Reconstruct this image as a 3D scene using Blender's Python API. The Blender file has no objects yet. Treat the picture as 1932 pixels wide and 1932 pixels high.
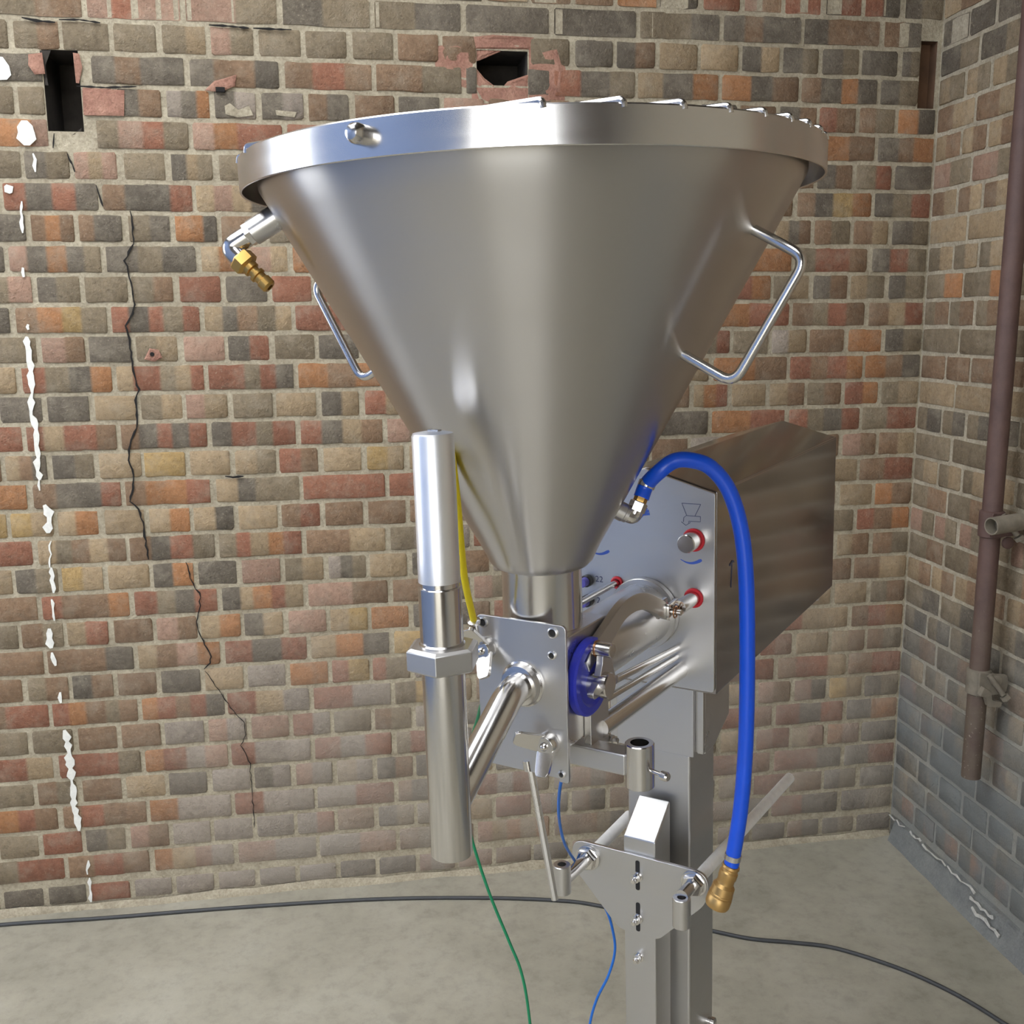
import bpy, math, random
from mathutils import Vector, Matrix

random.seed(7)
sc = bpy.context.scene
col = sc.collection

# ---------------------------------------------------------------- camera, world, light, exposure
CAM = Vector((-1.65908, -2.78323, 1.62257))
YAW, PITCH, ROLL = 0.160385, 0.187583, -0.007628
fwd = Vector((math.sin(YAW) * math.cos(PITCH), math.cos(YAW) * math.cos(PITCH), -math.sin(PITCH)))
rgt = Vector((math.cos(YAW), -math.sin(YAW), 0))
upv = rgt.cross(fwd)
r2 = rgt * math.cos(ROLL) + upv * math.sin(ROLL)
u2 = -rgt * math.sin(ROLL) + upv * math.cos(ROLL)
cd = bpy.data.cameras.new('camera')
cam = bpy.data.objects.new('camera', cd)
col.objects.link(cam)
cd.sensor_width = 36
cd.lens = 36.0
cd.clip_start = 0.02
m3 = Matrix((r2, u2, -fwd)).transposed()
cam.matrix_world = Matrix.Translation(CAM) @ m3.to_4x4()
sc.camera = cam

w = bpy.data.worlds.new('overcast_sky')
sc.world = w
w.use_nodes = True
bg = w.node_tree.nodes['Background']
bg.inputs[0].default_value = (0.94, 0.97, 1.0, 1)
bg.inputs[1].default_value = 6.3
sc.view_settings.view_transform = 'Standard'
sc.view_settings.look = 'None'
sc.view_settings.exposure = 0.0
sc.view_settings.gamma = 1.0
sc.view_settings.use_curve_mapping = False

ROOM_L, ROOM_R, ROOM_F, ROOM_H = -4.4, 0.0, -6.2, 3.5
SKY = (-4.0, -1.45, -3.8, -0.50)       # skylight in the ceiling: x0, x1, y0, y1
DOOR_FRONT = (-4.1, -1.75, 2.9)        # loading door in the wall behind the camera: x0, x1, top
WIN_LEFT = (-1.35, -0.25, 1.05, 2.8)   # window opening in the left wall: y0, y1, z0, z1


# ---------------------------------------------------------------- helpers
def lin(c):
    c = c / 255.0
    return c / 12.92 if c <= 0.04045 else ((c + 0.055) / 1.055) ** 2.4


def rgb(r, g, b):
    return (lin(r), lin(g), lin(b), 1)


def cat(pts, sub=8):
    """Catmull-Rom through the points"""
    P = [Vector(p) for p in pts]
    P = [P[0] * 2 - P[1]] + P + [P[-1] * 2 - P[-2]]
    out = []
    for i in range(1, len(P) - 2):
        for s in range(sub):
            t = s / sub
            a, b, c, d = P[i - 1], P[i], P[i + 1], P[i + 2]
            out.append(0.5 * ((2 * b) + (c - a) * t + (2 * a - 5 * b + 4 * c - d) * t * t + (3 * b - a - 3 * c + d) * t ** 3))
    out.append(P[-2])
    return out


def fillet(pts, r, n=6):
    """polyline with rounded corners"""
    P = [Vector(p) for p in pts]
    out = [P[0]]
    for i in range(1, len(P) - 1):
        a, b, c = P[i - 1], P[i], P[i + 1]
        d1 = (a - b).normalized()
        d2 = (c - b).normalized()
        rr = min(r, (a - b).length * .49, (c - b).length * .49)
        p, q = b + d1 * rr, b + d2 * rr
        for k in range(n + 1):
            t = k / n
            out.append(p * (1 - t) ** 2 + b * 2 * t * (1 - t) + q * t * t)
    out.append(P[-1])
    return out


def rpoly(pts, r, n=4):
    """closed 2D polygon with rounded corners; r a number or one per corner"""
    out = []
    N = len(pts)
    for i in range(N):
        a, b, c = Vector(pts[i - 1]), Vector(pts[i]), Vector(pts[(i + 1) % N])
        rr = r[i] if isinstance(r, (list, tuple)) else r
        rr = min(rr, (a - b).length * .49, (c - b).length * .49)
        if rr < 1e-6:
            out.append((b.x, b.y))
            continue
        p, q = b + (a - b).normalized() * rr, b + (c - b).normalized() * rr
        for k in range(n + 1):
            t = k / n
            s = p * (1 - t) ** 2 + b * 2 * t * (1 - t) + q * t * t
            out.append((s.x, s.y))
    return out


class MB:
    def __init__(self):
        self.v, self.f = [], []

    def add(self, v, f):
        o = len(self.v)
        self.v += [tuple(p) for p in v]
        self.f += [tuple(i + o for i in q) for q in f]
        return self

    def box(self, x0, x1, y0, y1, z0, z1):
        v = [(x, y, z) for z in (z0, z1) for y in (y0, y1) for x in (x0, x1)]
        return self.add(v, [(0, 2, 3, 1), (4, 5, 7, 6), (0, 1, 5, 4), (2, 6, 7, 3), (0, 4, 6, 2), (1, 3, 7, 5)])

    def lathe(self, org, axis, prof, seg=32, cap0=True, cap1=True, ph=0.0):
        """prof: (radius, height along the axis)"""
        org = Vector(org)
        ax = Vector(axis).normalized()
        t = Vector((0, 0, 1)) if abs(ax.z) < .9 else Vector((1, 0, 0))
        e1 = ax.cross(t).normalized()
        if abs(ax.z) > .9:
            e1 = Vector((1, 0, 0)); e1 = (e1 - ax * e1.dot(ax)).normalized()
        e2 = ax.cross(e1)
        v, f = [], []
        for r, h in prof:
            for k in range(seg):
                a = 2 * math.pi * k / seg + ph
                v.append(org + ax * h + (e1 * math.cos(a) + e2 * math.sin(a)) * r)
        for i in range(len(prof) - 1):
            for k in range(seg):
                a, b = i * seg + k, i * seg + (k + 1) % seg
                f.append((a, b, b + seg, a + seg))
        if cap0:
            f.append(tuple(reversed(range(seg))))
        if cap1:
            o = (len(prof) - 1) * seg
            f.append(tuple(range(o, o + seg)))
        return self.add(v, f)

    def cyl(self, p0, p1, r, r1=None, seg=24, bev=0.0):
        p0, p1 = Vector(p0), Vector(p1)
        L = (p1 - p0).length
        r1 = r if r1 is None else r1
        pr = [(r, 0), (r1, L)] if not bev else [(r - bev, 0), (r, bev), (r1, L - bev), (r1 - bev, L)]
        return self.lathe(p0, p1 - p0, pr, seg)

    def ring(self, c, axis, R, r, seg=32, s2=10):
        pr = []
        v, f = [], []
        ax = Vector(axis).normalized()
        t = Vector((0, 0, 1)) if abs(ax.z) < .9 else Vector((1, 0, 0))
        e1 = ax.cross(t).normalized()
        e2 = ax.cross(e1)
        c = Vector(c)
        for k in range(seg):
            a = 2 * math.pi * k / seg
            d = e1 * math.cos(a) + e2 * math.sin(a)
            for j in range(s2):
                b = 2 * math.pi * j / s2
                v.append(c + d * (R + r * math.cos(b)) + ax * (r * math.sin(b)))
        for k in range(seg):
            for j in range(s2):
                k2, j2 = (k + 1) % seg, (j + 1) % s2
                f.append((k * s2 + j, k2 * s2 + j, k2 * s2 + j2, k * s2 + j2))
        return self.add(v, f)

    def tube(self, pts, r, seg=12, caps=True):
        P = [Vector(p) for p in pts]
        n = len(P)
        rad = r if isinstance(r, (list, tuple)) else [r] * n
        T = []
        for i in range(n):
            a, b = P[max(0, i - 1)], P[min(n - 1, i + 1)]
            T.append((b - a).normalized())
        nrm = T[0].cross(Vector((0, 0, 1)) if abs(T[0].z) < .9 else Vector((1, 0, 0))).normalized()
        v, f = [], []
        for i in range(n):
            nrm = (nrm - T[i] * nrm.dot(T[i])).normalized()
            bn = T[i].cross(nrm)
            for k in range(seg):
                a = 2 * math.pi * k / seg
                v.append(P[i] + (nrm * math.cos(a) + bn * math.sin(a)) * rad[i])
        for i in range(n - 1):
            for k in range(seg):
                a, b = i * seg + k, i * seg + (k + 1) % seg
                f.append((a, b, b + seg, a + seg))
        if caps:
            f.append(tuple(reversed(range(seg))))
            f.append(tuple(range((n - 1) * seg, n * seg)))
        return self.add(v, f)

    def prism(self, poly, org, e1, e2, e3, d):
        """2D polygon in (e1, e2) at org, extruded by d along e3"""
        org, e1, e2, e3 = Vector(org), Vector(e1), Vector(e2), Vector(e3)
        n = len(poly)
        a = [org + e1 * p[0] + e2 * p[1] for p in poly]
        b = [p + e3 * d for p in a]
        f = [tuple(range(n)), tuple(reversed(range(n, 2 * n)))]
        f += [(i, i + n, (i + 1) % n + n, (i + 1) % n) for i in range(n)]
        return self.add(a + b, f)

    def stroke(self, pts, org, e1, e2, e3, wd, d):
        """flat ribbon of width wd along a 2D polyline; wd may be a list"""
        P = [Vector(p) for p in pts]
        L, R = [], []
        for i, p in enumerate(P):
            t = (P[min(i + 1, len(P) - 1)] - P[max(i - 1, 0)]).normalized()
            nn = Vector((-t.y, t.x)) * ((wd[i] if isinstance(wd, (list, tuple)) else wd) / 2)
            L.append(p + nn)
            R.append(p - nn)
        org, e1, e2, e3 = Vector(org), Vector(e1), Vector(e2), Vector(e3)
        for i in range(len(P) - 1):
            self.prism([L[i], R[i], R[i + 1], L[i + 1]], org, e1, e2, e3, d)
        return self

    def build(self, name, mat, parent=None, sharp=31, bevel=0, label=None, kind=None):
        me = bpy.data.meshes.new(name)
        me.from_pydata(self.v, [], self.f)
        me.validate()
        me.update()
        import bmesh
        bm = bmesh.new()
        bm.from_mesh(me)
        bmesh.ops.recalc_face_normals(bm, faces=bm.faces)
        bm.to_mesh(me)
        bm.free()
        if sharp:
            for p in me.polygons:
                p.use_smooth = True
            me.set_sharp_from_angle(angle=math.radians(sharp))
        me.materials.append(mat)
        o = bpy.data.objects.new(name, me)
        col.objects.link(o)
        if parent:
            o.parent = parent
        if bevel:
            b = o.modifiers.new('edge', 'BEVEL')
            b.width = bevel
            b.segments = 2
            b.limit_method = 'ANGLE'
            b.angle_limit = math.radians(40)
            b.harden_normals = True
        if label:
            o['label'] = label
        if kind:
            o['kind'] = kind
        return o


def tag(o, label=None, cat=None, group=None, kind=None):
    if label: o['label'] = label
    if cat: o['category'] = cat
    if group: o['group'] = group
    if kind: o['kind'] = kind
    return o


def empty(name, mw=None, parent=None):
    o = bpy.data.objects.new(name, None)
    o.empty_display_size = .05
    col.objects.link(o)
    if parent: o.parent = parent
    if mw is not None: o.matrix_world = mw
    return o


def NT(name):
    m = bpy.data.materials.new(name)
    m.use_nodes = True
    nt = m.node_tree
    return m, nt, nt.nodes['Principled BSDF']


def nd(nt, t, **kw):
    n = nt.nodes.new(t)
    for k, v in kw.items():
        setattr(n, k, v)
    return n


def noise(nt, scale, detail=4, rough=.6, vec=None):
    n = nd(nt, 'ShaderNodeTexNoise')
    n.inputs['Scale'].default_value = scale
    n.inputs['Detail'].default_value = detail
    n.inputs['Roughness'].default_value = rough
    if vec is not None:
        nt.links.new(vec, n.inputs['Vector'])
    return n


def ramp(nt, src, stops):
    r = nd(nt, 'ShaderNodeValToRGB')
    e = r.color_ramp.elements
    e[0].position, e[0].color = stops[0]
    e[1].position, e[1].color = stops[-1]
    for p, c in stops[1:-1]:
        x = e.new(p)
        x.color = c
    nt.links.new(src, r.inputs[0])
    return r


def mapr(nt, src, a, b, c=0.0, d=1.0):
    n = nd(nt, 'ShaderNodeMapRange')
    nt.links.new(src, n.inputs[0])
    for i, v in enumerate((a, b, c, d)):
        n.inputs[i + 1].default_value = v
    return n


def mul(nt, a, b, op='MULTIPLY'):
    n = nd(nt, 'ShaderNodeMath', operation=op)
    for i, s in enumerate((a, b)):
        if isinstance(s, (int, float)):
            n.inputs[i].default_value = s
        else:
            nt.links.new(s, n.inputs[i])
    return n.outputs[0]


def mixc(nt, fac, a, b, blend='MIX'):
    n = nd(nt, 'ShaderNodeMix', data_type='RGBA', blend_type=blend)
    for i, s in ((0, fac), (6, a), (7, b)):
        if isinstance(s, (int, float)):
            n.inputs[i].default_value = s
        elif isinstance(s, tuple):
            n.inputs[i].default_value = s
        else:
            nt.links.new(s, n.inputs[i])
    return n.outputs[2]


def bump(nt, bs, h, strength=.4, dist=.004):
    b = nd(nt, 'ShaderNodeBump')
    b.inputs['Strength'].default_value = strength
    b.inputs['Distance'].default_value = dist
    nt.links.new(h, b.inputs['Height'])
    nt.links.new(b.outputs[0], bs.inputs['Normal'])


def steel(name, rough=.28, base=(.60, .585, .57), brush=None, var=.1, aniso=0.0, axis='Z'):
    m, nt, bs = NT(name)
    bs.inputs['Metallic'].default_value = 1
    bs.inputs['Base Color'].default_value = (*base, 1)
    tc = nd(nt, 'ShaderNodeTexCoord')
    mp = nd(nt, 'ShaderNodeMapping')
    if brush:
        mp.inputs['Scale'].default_value = brush
    nt.links.new(tc.outputs['Object'], mp.inputs[0])
    n = noise(nt, 12 if not brush else 1, 5, .65, mp.outputs[0])
    n2 = noise(nt, 9, 4, .6, tc.outputs['Object'])
    s = mul(nt, n.outputs[0], n2.outputs[0], 'ADD')
    r = mapr(nt, s, .6, 1.4, max(.03, rough - var), rough + var)
    nt.links.new(r.outputs[0], bs.inputs['Roughness'])
    if aniso:
        bs.inputs['Anisotropic'].default_value = aniso
        bs.inputs['Anisotropic Rotation'].default_value = .25
        tg = nd(nt, 'ShaderNodeTangent', direction_type='RADIAL', axis=axis)
        nt.links.new(tg.outputs[0], bs.inputs['Tangent'])
    bump(nt, bs, n2.outputs[0], .02, .001)
    return m


def plain(name, c, rough=.5, metal=0.0, coat=0.0, var=.12, nscale=30):
    m, nt, bs = NT(name)
    bs.inputs['Metallic'].default_value = metal
    bs.inputs['Roughness'].default_value = rough
    bs.inputs['Coat Weight'].default_value = coat
    tc = nd(nt, 'ShaderNodeTexCoord')
    n = noise(nt, nscale, 4, .6, tc.outputs['Object'])
    d = tuple(x * (1 - var) for x in c[:3]) + (1,)
    e = tuple(min(1, x * (1 + var)) for x in c[:3]) + (1,)
    rp = ramp(nt, n.outputs[0], [(.3, d), (.7, e)])
    nt.links.new(rp.outputs[0], bs.inputs['Base Color'])
    return m


# ---------------------------------------------------------------- materials
def brick_mat(name, right=False):
    m, nt, bs = NT(name)
    at = nd(nt, 'ShaderNodeAttribute', attribute_name='Col')
    ge = nd(nt, 'ShaderNodeNewGeometry')
    pos = ge.outputs['Position']
    n1 = noise(nt, 38, 6, .7, pos)
    n2 = noise(nt, 190, 3, .6, pos)
    n3 = noise(nt, 5, 3, .55, pos)
    v = ramp(nt, n1.outputs[0], [(.28, (.78, .78, .78, 1)), (.5, (1, 1, 1, 1)), (.75, (1.14, 1.13, 1.11, 1))])
    c = mixc(nt, 1.0, at.outputs['Color'], v.outputs[0], 'MULTIPLY')
    ng = noise(nt, 75, 5, .7, pos)
    gv = ramp(nt, ng.outputs[0], [(.3, (.80, .79, .78, 1)), (.5, (1, 1, 1, 1)), (.7, (1.14, 1.13, 1.12, 1))])
    c = mixc(nt, 1.0, c, gv.outputs[0], 'MULTIPLY')
    sp = ramp(nt, n2.outputs[0], [(.60, (0, 0, 0, 1)), (.72, (1, 1, 1, 1))])
    c = mixc(nt, mul(nt, sp.outputs[0], .35), c, rgb(186, 172, 150))
    pit = ramp(nt, n2.outputs[0], [(.27, (1, 1, 1, 1)), (.36, (0, 0, 0, 1))])
    c = mixc(nt, mul(nt, pit.outputs[0], .55), c, rgb(62, 52, 44))
    film = noise(nt, 16, 5, .65, pos)
    fm = ramp(nt, film.outputs[0], [(.48, (0, 0, 0, 1)), (.72, (1, 1, 1, 1))])
    c = mixc(nt, mul(nt, fm.outputs[0], .38), c, rgb(166, 155, 136))
    sx = nd(nt, 'ShaderNodeSeparateXYZ')
    nt.links.new(pos, sx.inputs[0])
    # pale mortar dust lying on the lower courses, with its own ragged outline
    zz = mapr(nt, sx.outputs['Z'], .95 if not right else .85, .25 if not right else .42)
    if right:
        f = mul(nt, zz.outputs[0], mapr(nt, n3.outputs[0], .3, .55, .4, 1).outputs[0])
        f = mul(nt, f, .93)
        c = mixc(nt, f, c, rgb(118, 121, 119))
    else:
        xx = mapr(nt, sx.outputs['X'], -2.45, -1.75)
        f = mul(nt, mul(nt, zz.outputs[0], xx.outputs[0]), mapr(nt, n3.outputs[0], .3, .62, .35, 1).outputs[0])
        f = mul(nt, f, .72)
        c = mixc(nt, f, c, rgb(158, 149, 137))
    nt.links.new(c, bs.inputs['Base Color'])
    bs.inputs['Roughness'].default_value = .9
    bs.inputs['Specular IOR Level'].default_value = .25
    h = mul(nt, mul(nt, n1.outputs[0], ng.outputs[0], 'ADD'), mul(nt, n2.outputs[0], .5), 'ADD')
    bump(nt, bs, h, .7, .006)
    return m


def mortar_mat(name, c1, c2, wash=False, con=1.0):
    m, nt, bs = NT(name)
    ge = nd(nt, 'ShaderNodeNewGeometry')
    n1 = noise(nt, 14, 6, .7, ge.outputs['Position'])
    n2 = noise(nt, 160, 4, .6, ge.outputs['Position'])
    a = ramp(nt, n1.outputs[0], [(.3, c1), (.65, c2)])
    b = ramp(nt, n2.outputs[0], [(.3, (.75, .74, .72, 1)), (.6, (1.05, 1.05, 1.05, 1))])
    c = mixc(nt, con, a.outputs[0], b.outputs[0], 'MULTIPLY')
    if wash:
        sx = nd(nt, 'ShaderNodeSeparateXYZ')
        nt.links.new(ge.outputs['Position'], sx.inputs[0])
        n3 = noise(nt, 5, 3, .55, ge.outputs['Position'])
        f = mul(nt, mapr(nt, sx.outputs['Z'], .85, .42).outputs[0], mapr(nt, n3.outputs[0], .3, .55, .4, 1).outputs[0])
        c = mixc(nt, mul(nt, f, .85), c, rgb(132, 134, 131))
    nt.links.new(c, bs.inputs['Base Color'])
    bs.inputs['Roughness'].default_value = .95
    bump(nt, bs, mul(nt, n1.outputs[0], n2.outputs[0], 'ADD'), .6, .006)
    return m


M = {}
M['brick'] = brick_mat('stock_brick')
M['brick_r'] = brick_mat('stock_brick_grey_washed', True)
M['mortar'] = mortar_mat('lime_mortar', rgb(152, 141, 120), rgb(184, 173, 150))
M['steel'] = steel('brushed_steel', .30)
M['steel_cone'] = steel('brushed_steel_spun', .30, (.54, .522, .505), (2, 2, 30), .03, .9, 'Z')
M['steel_rim'] = steel('rim_steel', .22, (.64, .62, .60), (3, 3, 60), .05)
M['polish'] = steel('polished_steel', .18, (.66, .64, .62), None, .05)
M['rod'] = plain('bright_zinc_bar', (.92, .92, .91, 1), .42, .35, var=.06, nscale=60)
M['alu'] = steel('matte_aluminium', .42, (.84, .84, .85), None, .05)
M['satin'] = steel('satin_sheet_steel', .38, (.58, .57, .56), (6, 6, 90), .06)
M['box'] = steel('sheet_steel_housing', .14, (.33, .305, .30), (40, 4, 4), .02)
M['dark'] = plain('hole_shade', (.012, .011, .011, 1), .8)  # shade inside holes and bores, put into the colour as near-black
M['brass'] = plain('brass', rgb(192, 154, 88), .34, 1.0, var=.08)
M['brass_dull'] = plain('dull_brass', rgb(196, 160, 104), .45, 1.0, var=.1)
M['bluehose'] = plain('blue_rubber', rgb(0, 76, 206), .38, 0, .15, var=.03)
M['blueplastic'] = plain('blue_plastic', rgb(44, 52, 168), .35, 0, .1, var=.05)
M['blueprint'] = plain('blue_marker', rgb(52, 84, 172), .6)
M['ink'] = plain('dark_ink', rgb(72, 76, 104), .6)
M['purple'] = plain('violet_plastic', rgb(96, 92, 176), .4)
M['red'] = plain('red_seal', rgb(196, 30, 44), .45, var=.05)
M['yellow'] = plain('yellow_tube', rgb(232, 208, 16), .4, var=.04)
M['green'] = plain('green_tube', rgb(18, 128, 84), .4, var=.05)
M['bluetube'] = plain('blue_tube', rgb(26, 100, 186), .4, var=.05)
M['black'] = plain('black_plastic', (.02, .02, .021, 1), .45)
M['cable'] = plain('black_cable', (.045, .046, .048, 1), .55)
M['copper'] = plain('copper_washer', rgb(176, 128, 92), .35, 1.0)
M['white'] = plain('white_paint', rgb(226, 224, 216), .7, var=.12, nscale=60)
M['crust'] = plain('lime_crust', rgb(196, 194, 186), .9, var=.2, nscale=90)
M['whiteplastic'] = plain('white_plastic', rgb(225, 225, 220), .5)
M['crack'] = plain('crack_shade', (.012, .010, .009, 1), .95)  # shade in cracks and small holes put into the colour, nothing cut
M['timber'] = plain('old_timber', rgb(96, 70, 50), .9, var=.35, nscale=14)
M['cavity'] = plain('dark_cavity', rgb(58, 52, 46), .95, var=.4, nscale=18)  # dark brown tone of the cavity linings
M['broken'] = mortar_mat('broken_brick', rgb(140, 96, 82), rgb(178, 136, 116))
M['render'] = mortar_mat('grey_cement', rgb(112, 114, 113), rgb(134, 135, 131), con=.5)
M['mortar_r'] = mortar_mat('lime_mortar_grey_washed', rgb(150, 140, 121), rgb(182, 172, 152), True)
def pipe_mat():
    m, nt, bs = NT('oxide_paint')
    ge = nd(nt, 'ShaderNodeNewGeometry')
    p = ge.outputs['Position']
    n1 = noise(nt, 14, 5, .65, p)
    n2 = noise(nt, 120, 3, .6, p)
    a = ramp(nt, n1.outputs[0], [(.3, rgb(78, 58, 54)), (.7, rgb(98, 75, 68))])
    sx = nd(nt, 'ShaderNodeSeparateXYZ')
    nt.links.new(p, sx.inputs[0])
    dz = mapr(nt, sx.outputs['Z'], 1.0, .60)
    f = mul(nt, dz.outputs[0], mapr(nt, n1.outputs[0], .3, .6, .3, 1).outputs[0])
    c = mixc(nt, mul(nt, f, .85), a.outputs[0], rgb(98, 88, 74))
    sp = ramp(nt, n2.outputs[0], [(.66, (0, 0, 0, 1)), (.72, (1, 1, 1, 1))])
    c = mixc(nt, mul(nt, mul(nt, sp.outputs[0], dz.outputs[0]), .7), c, rgb(176, 166, 150))
    nt.links.new(c, bs.inputs['Base Color'])
    bs.inputs['Roughness'].default_value = .62
    bump(nt, bs, n2.outputs[0], .25, .003)
    return m


M['pipe'] = pipe_mat()
M['coupler'] = plain('dirty_galvanised', rgb(124, 116, 102), .75, .15, var=.2, nscale=40)


def wall_far_mat():
    m, nt, bs = NT('far_brickwork')
    tc = nd(nt, 'ShaderNodeTexCoord')
    br = nd(nt, 'ShaderNodeTexBrick')
    br.inputs['Color1'].default_value = rgb(120, 98, 80)
    br.inputs['Color2'].default_value = rgb(96, 84, 72)
    br.inputs['Mortar'].default_value = rgb(150, 142, 126)
    br.inputs['Scale'].default_value = 1.0
    br.inputs['Brick Width'].default_value = .23
    br.inputs['Row Height'].default_value = .075
    br.inputs['Mortar Size'].default_value = .006
    nt.links.new(tc.outputs['UV'], br.inputs['Vector'])
    nt.links.new(br.outputs['Color'], bs.inputs['Base Color'])
    bs.inputs['Roughness'].default_value = .9
    return m


def floor_mat():
    m, nt, bs = NT('concrete')
    ge = nd(nt, 'ShaderNodeNewGeometry')
    p = ge.outputs['Position']
    n1 = noise(nt, 2.2, 6, .62, p)
    n2 = noise(nt, 22, 6, .7, p)
    n3 = noise(nt, 240, 2, .5, p)
    a = ramp(nt, n1.outputs[0], [(.30, rgb(145, 140, 125)), (.5, rgb(163, 157, 141)), (.7, rgb(175, 170, 155))])
    b = ramp(nt, n2.outputs[0], [(.28, (.80, .80, .79, 1)), (.5, (1, 1, 1, 1)), (.72, (1.07, 1.07, 1.06, 1))])
    c = mixc(nt, 1.0, a.outputs[0], b.outputs[0], 'MULTIPLY')
    d = ramp(nt, n3.outputs[0], [(.22, (.82, .82, .82, 1)), (.4, (1, 1, 1, 1))])
    c = mixc(nt, .6, c, d.outputs[0], 'MULTIPLY')
    vo = noise(nt, 9, 2, .4, p)
    st = ramp(nt, vo.outputs[0], [(.68, (0, 0, 0, 1)), (.78, (1, 1, 1, 1))])
    c = mixc(nt, mul(nt, st.outputs[0], .25), c, rgb(96, 92, 84))
    nt.links.new(c, bs.inputs['Base Color'])
    bs.inputs['Roughness'].default_value = .72
    bump(nt, bs, mul(nt, n2.outputs[0], mul(nt, n3.outputs[0], .3), 'ADD'), .12, .004)
    return m


M['floor'] = floor_mat()
M['farwall'] = wall_far_mat()
M['leftwall'] = plain('pale_painted_wall', rgb(130, 153, 200), .8, var=.06, nscale=3)
M['ceiling'] = plain('dark_boarded_roof', rgb(92, 86, 80), .9, var=.15, nscale=4)


# ---------------------------------------------------------------- room shell
def slab_with_holes(mb, u0, u1, v0, v1, holes, P, depth):
    """front face in (u, v) with rectangular recesses; P(u, v, d) maps to 3D"""
    us = sorted({u0, u1, *[h[0] for h in holes], *[h[1] for h in holes]})
    vs = sorted({v0, v1, *[h[2] for h in holes], *[h[3] for h in holes]})
    for a, b in zip(us, us[1:]):
        for c, d in zip(vs, vs[1:]):
            cu, cv = (a + b) / 2, (c + d) / 2
            if any(h[0] < cu < h[1] and h[2] < cv < h[3] for h in holes):
                continue
            mb.add([P(a, c, 0), P(b, c, 0), P(b, d, 0), P(a, d, 0)], [(0, 1, 2, 3)])
    for h in holes:
        a, b, c, d, e = h
        q = [(a, c), (b, c), (b, d), (a, d)]
        for i in range(4):
            x, y = q[i], q[(i + 1) % 4]
            mb.add([P(*x, 0), P(*y, 0), P(*y, e), P(*x, e)], [(0, 1, 2, 3)])
        if e < depth:
            mb.add([P(*p, e) for p in q], [(0, 1, 2, 3)])
    q = [(u0, v0), (u1, v0), (u1, v1), (u0, v1)]
    for i in range(4):
        x, y = q[i], q[(i + 1) % 4]
        mb.add([P(*x, 0), P(*y, 0), P(*y, depth), P(*x, depth)], [(0, 1, 2, 3)])


def struct(o, label):
    return tag(o, label, kind='structure')


# floor
mb = MB().box(ROOM_L - 9, ROOM_R + .3, ROOM_F - 9, .3, -.12, 0)
floor = struct(mb.build('floor', M['floor'], sharp=0), 'pale grey concrete floor with faint stains')

# back wall core (mortar), brick faces stand proud of it
REC = .0035
HOLES = [(-2.352, -2.268, 2.080, 2.268, .16), (-1.292, -1.158, 2.215, 2.300, .16), (-.058, -.008, 2.186, 2.362, .04)]
mb = MB()
slab_with_holes(mb, ROOM_L, ROOM_R + .3, 0, ROOM_H, HOLES, lambda u, v, d: (u, REC + d, v), .3)
wall_back = struct(mb.build('wall_back', M['mortar'], sharp=0), 'old stock brick wall in English bond behind the filling machine')
mb = MB()
slab_with_holes(mb, ROOM_F, .02, 0, ROOM_H, [], lambda u, v, d: (REC + d, u, v), .3)
wall_right = struct(mb.build('wall_right', M['mortar_r'], sharp=0), 'brick side wall with grey washed lower courses, right of the corner')
mb = MB()
slab_with_holes(mb, ROOM_F, .3, 0, ROOM_H, [(WIN_LEFT[0], WIN_LEFT[1], WIN_LEFT[2] + .001, WIN_LEFT[3], .3)],
                lambda u, v, d: (ROOM_L - d, u, v), .3)
wall_left = struct(mb.build('wall_left', M['leftwall'], sharp=0), 'pale painted side wall with an open window, outside the frame')
mb = MB()
slab_with_holes(mb, ROOM_L, ROOM_R, 0, ROOM_H, [(DOOR_FRONT[0], DOOR_FRONT[1], .001, DOOR_FRONT[2], .3)],
                lambda u, v, d: (u, ROOM_F - d, v), .3)
wall_front = mb.build('wall_front', M['farwall'], sharp=0)
struct(wall_front, 'brick wall with a wide loading door behind the camera')
uv = wall_front.data.uv_layers.new(name='UVMap')
for lp in wall_front.data.loops:
    p = wall_front.data.vertices[lp.vertex_index].co
    uv.data[lp.index].uv = (p.x + p.y, p.z)
mb = MB()
slab_with_holes(mb, ROOM_L - .3, ROOM_R + .3, ROOM_F - .3, .3, [(*SKY, .15)], lambda u, v, d: (u, v, ROOM_H + d), .15)
ceiling = struct(mb.build('ceiling', M['ceiling'], sharp=0), 'boarded roof with a wide open skylight above the machine')

# ---------------------------------------------------------------- brickwork
PAL = {'D': (90, 85, 76), 'G': (122, 110, 89), 'B': (126, 99, 76), 'R': (140, 86, 66), 'O': (166, 110, 69),
       'T': (164, 142, 110), 'P': (160, 126, 108), 'Y': (178, 147, 92), 'L': (150, 140, 130)}
MEAN = (137, 120, 101)
PAL = {k: tuple(a * .70 + b * .30 for a, b in zip(v, MEAN)) for k, v in PAL.items()}
Z31 = 0.0875
CH = 0.075
JT = 0.0105


def zrow(i):
    """(bottom, top) of course i, counted down from the picture's first full course"""
    t = Z31 + (30 - i) * CH
    return t - CH, t


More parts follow.
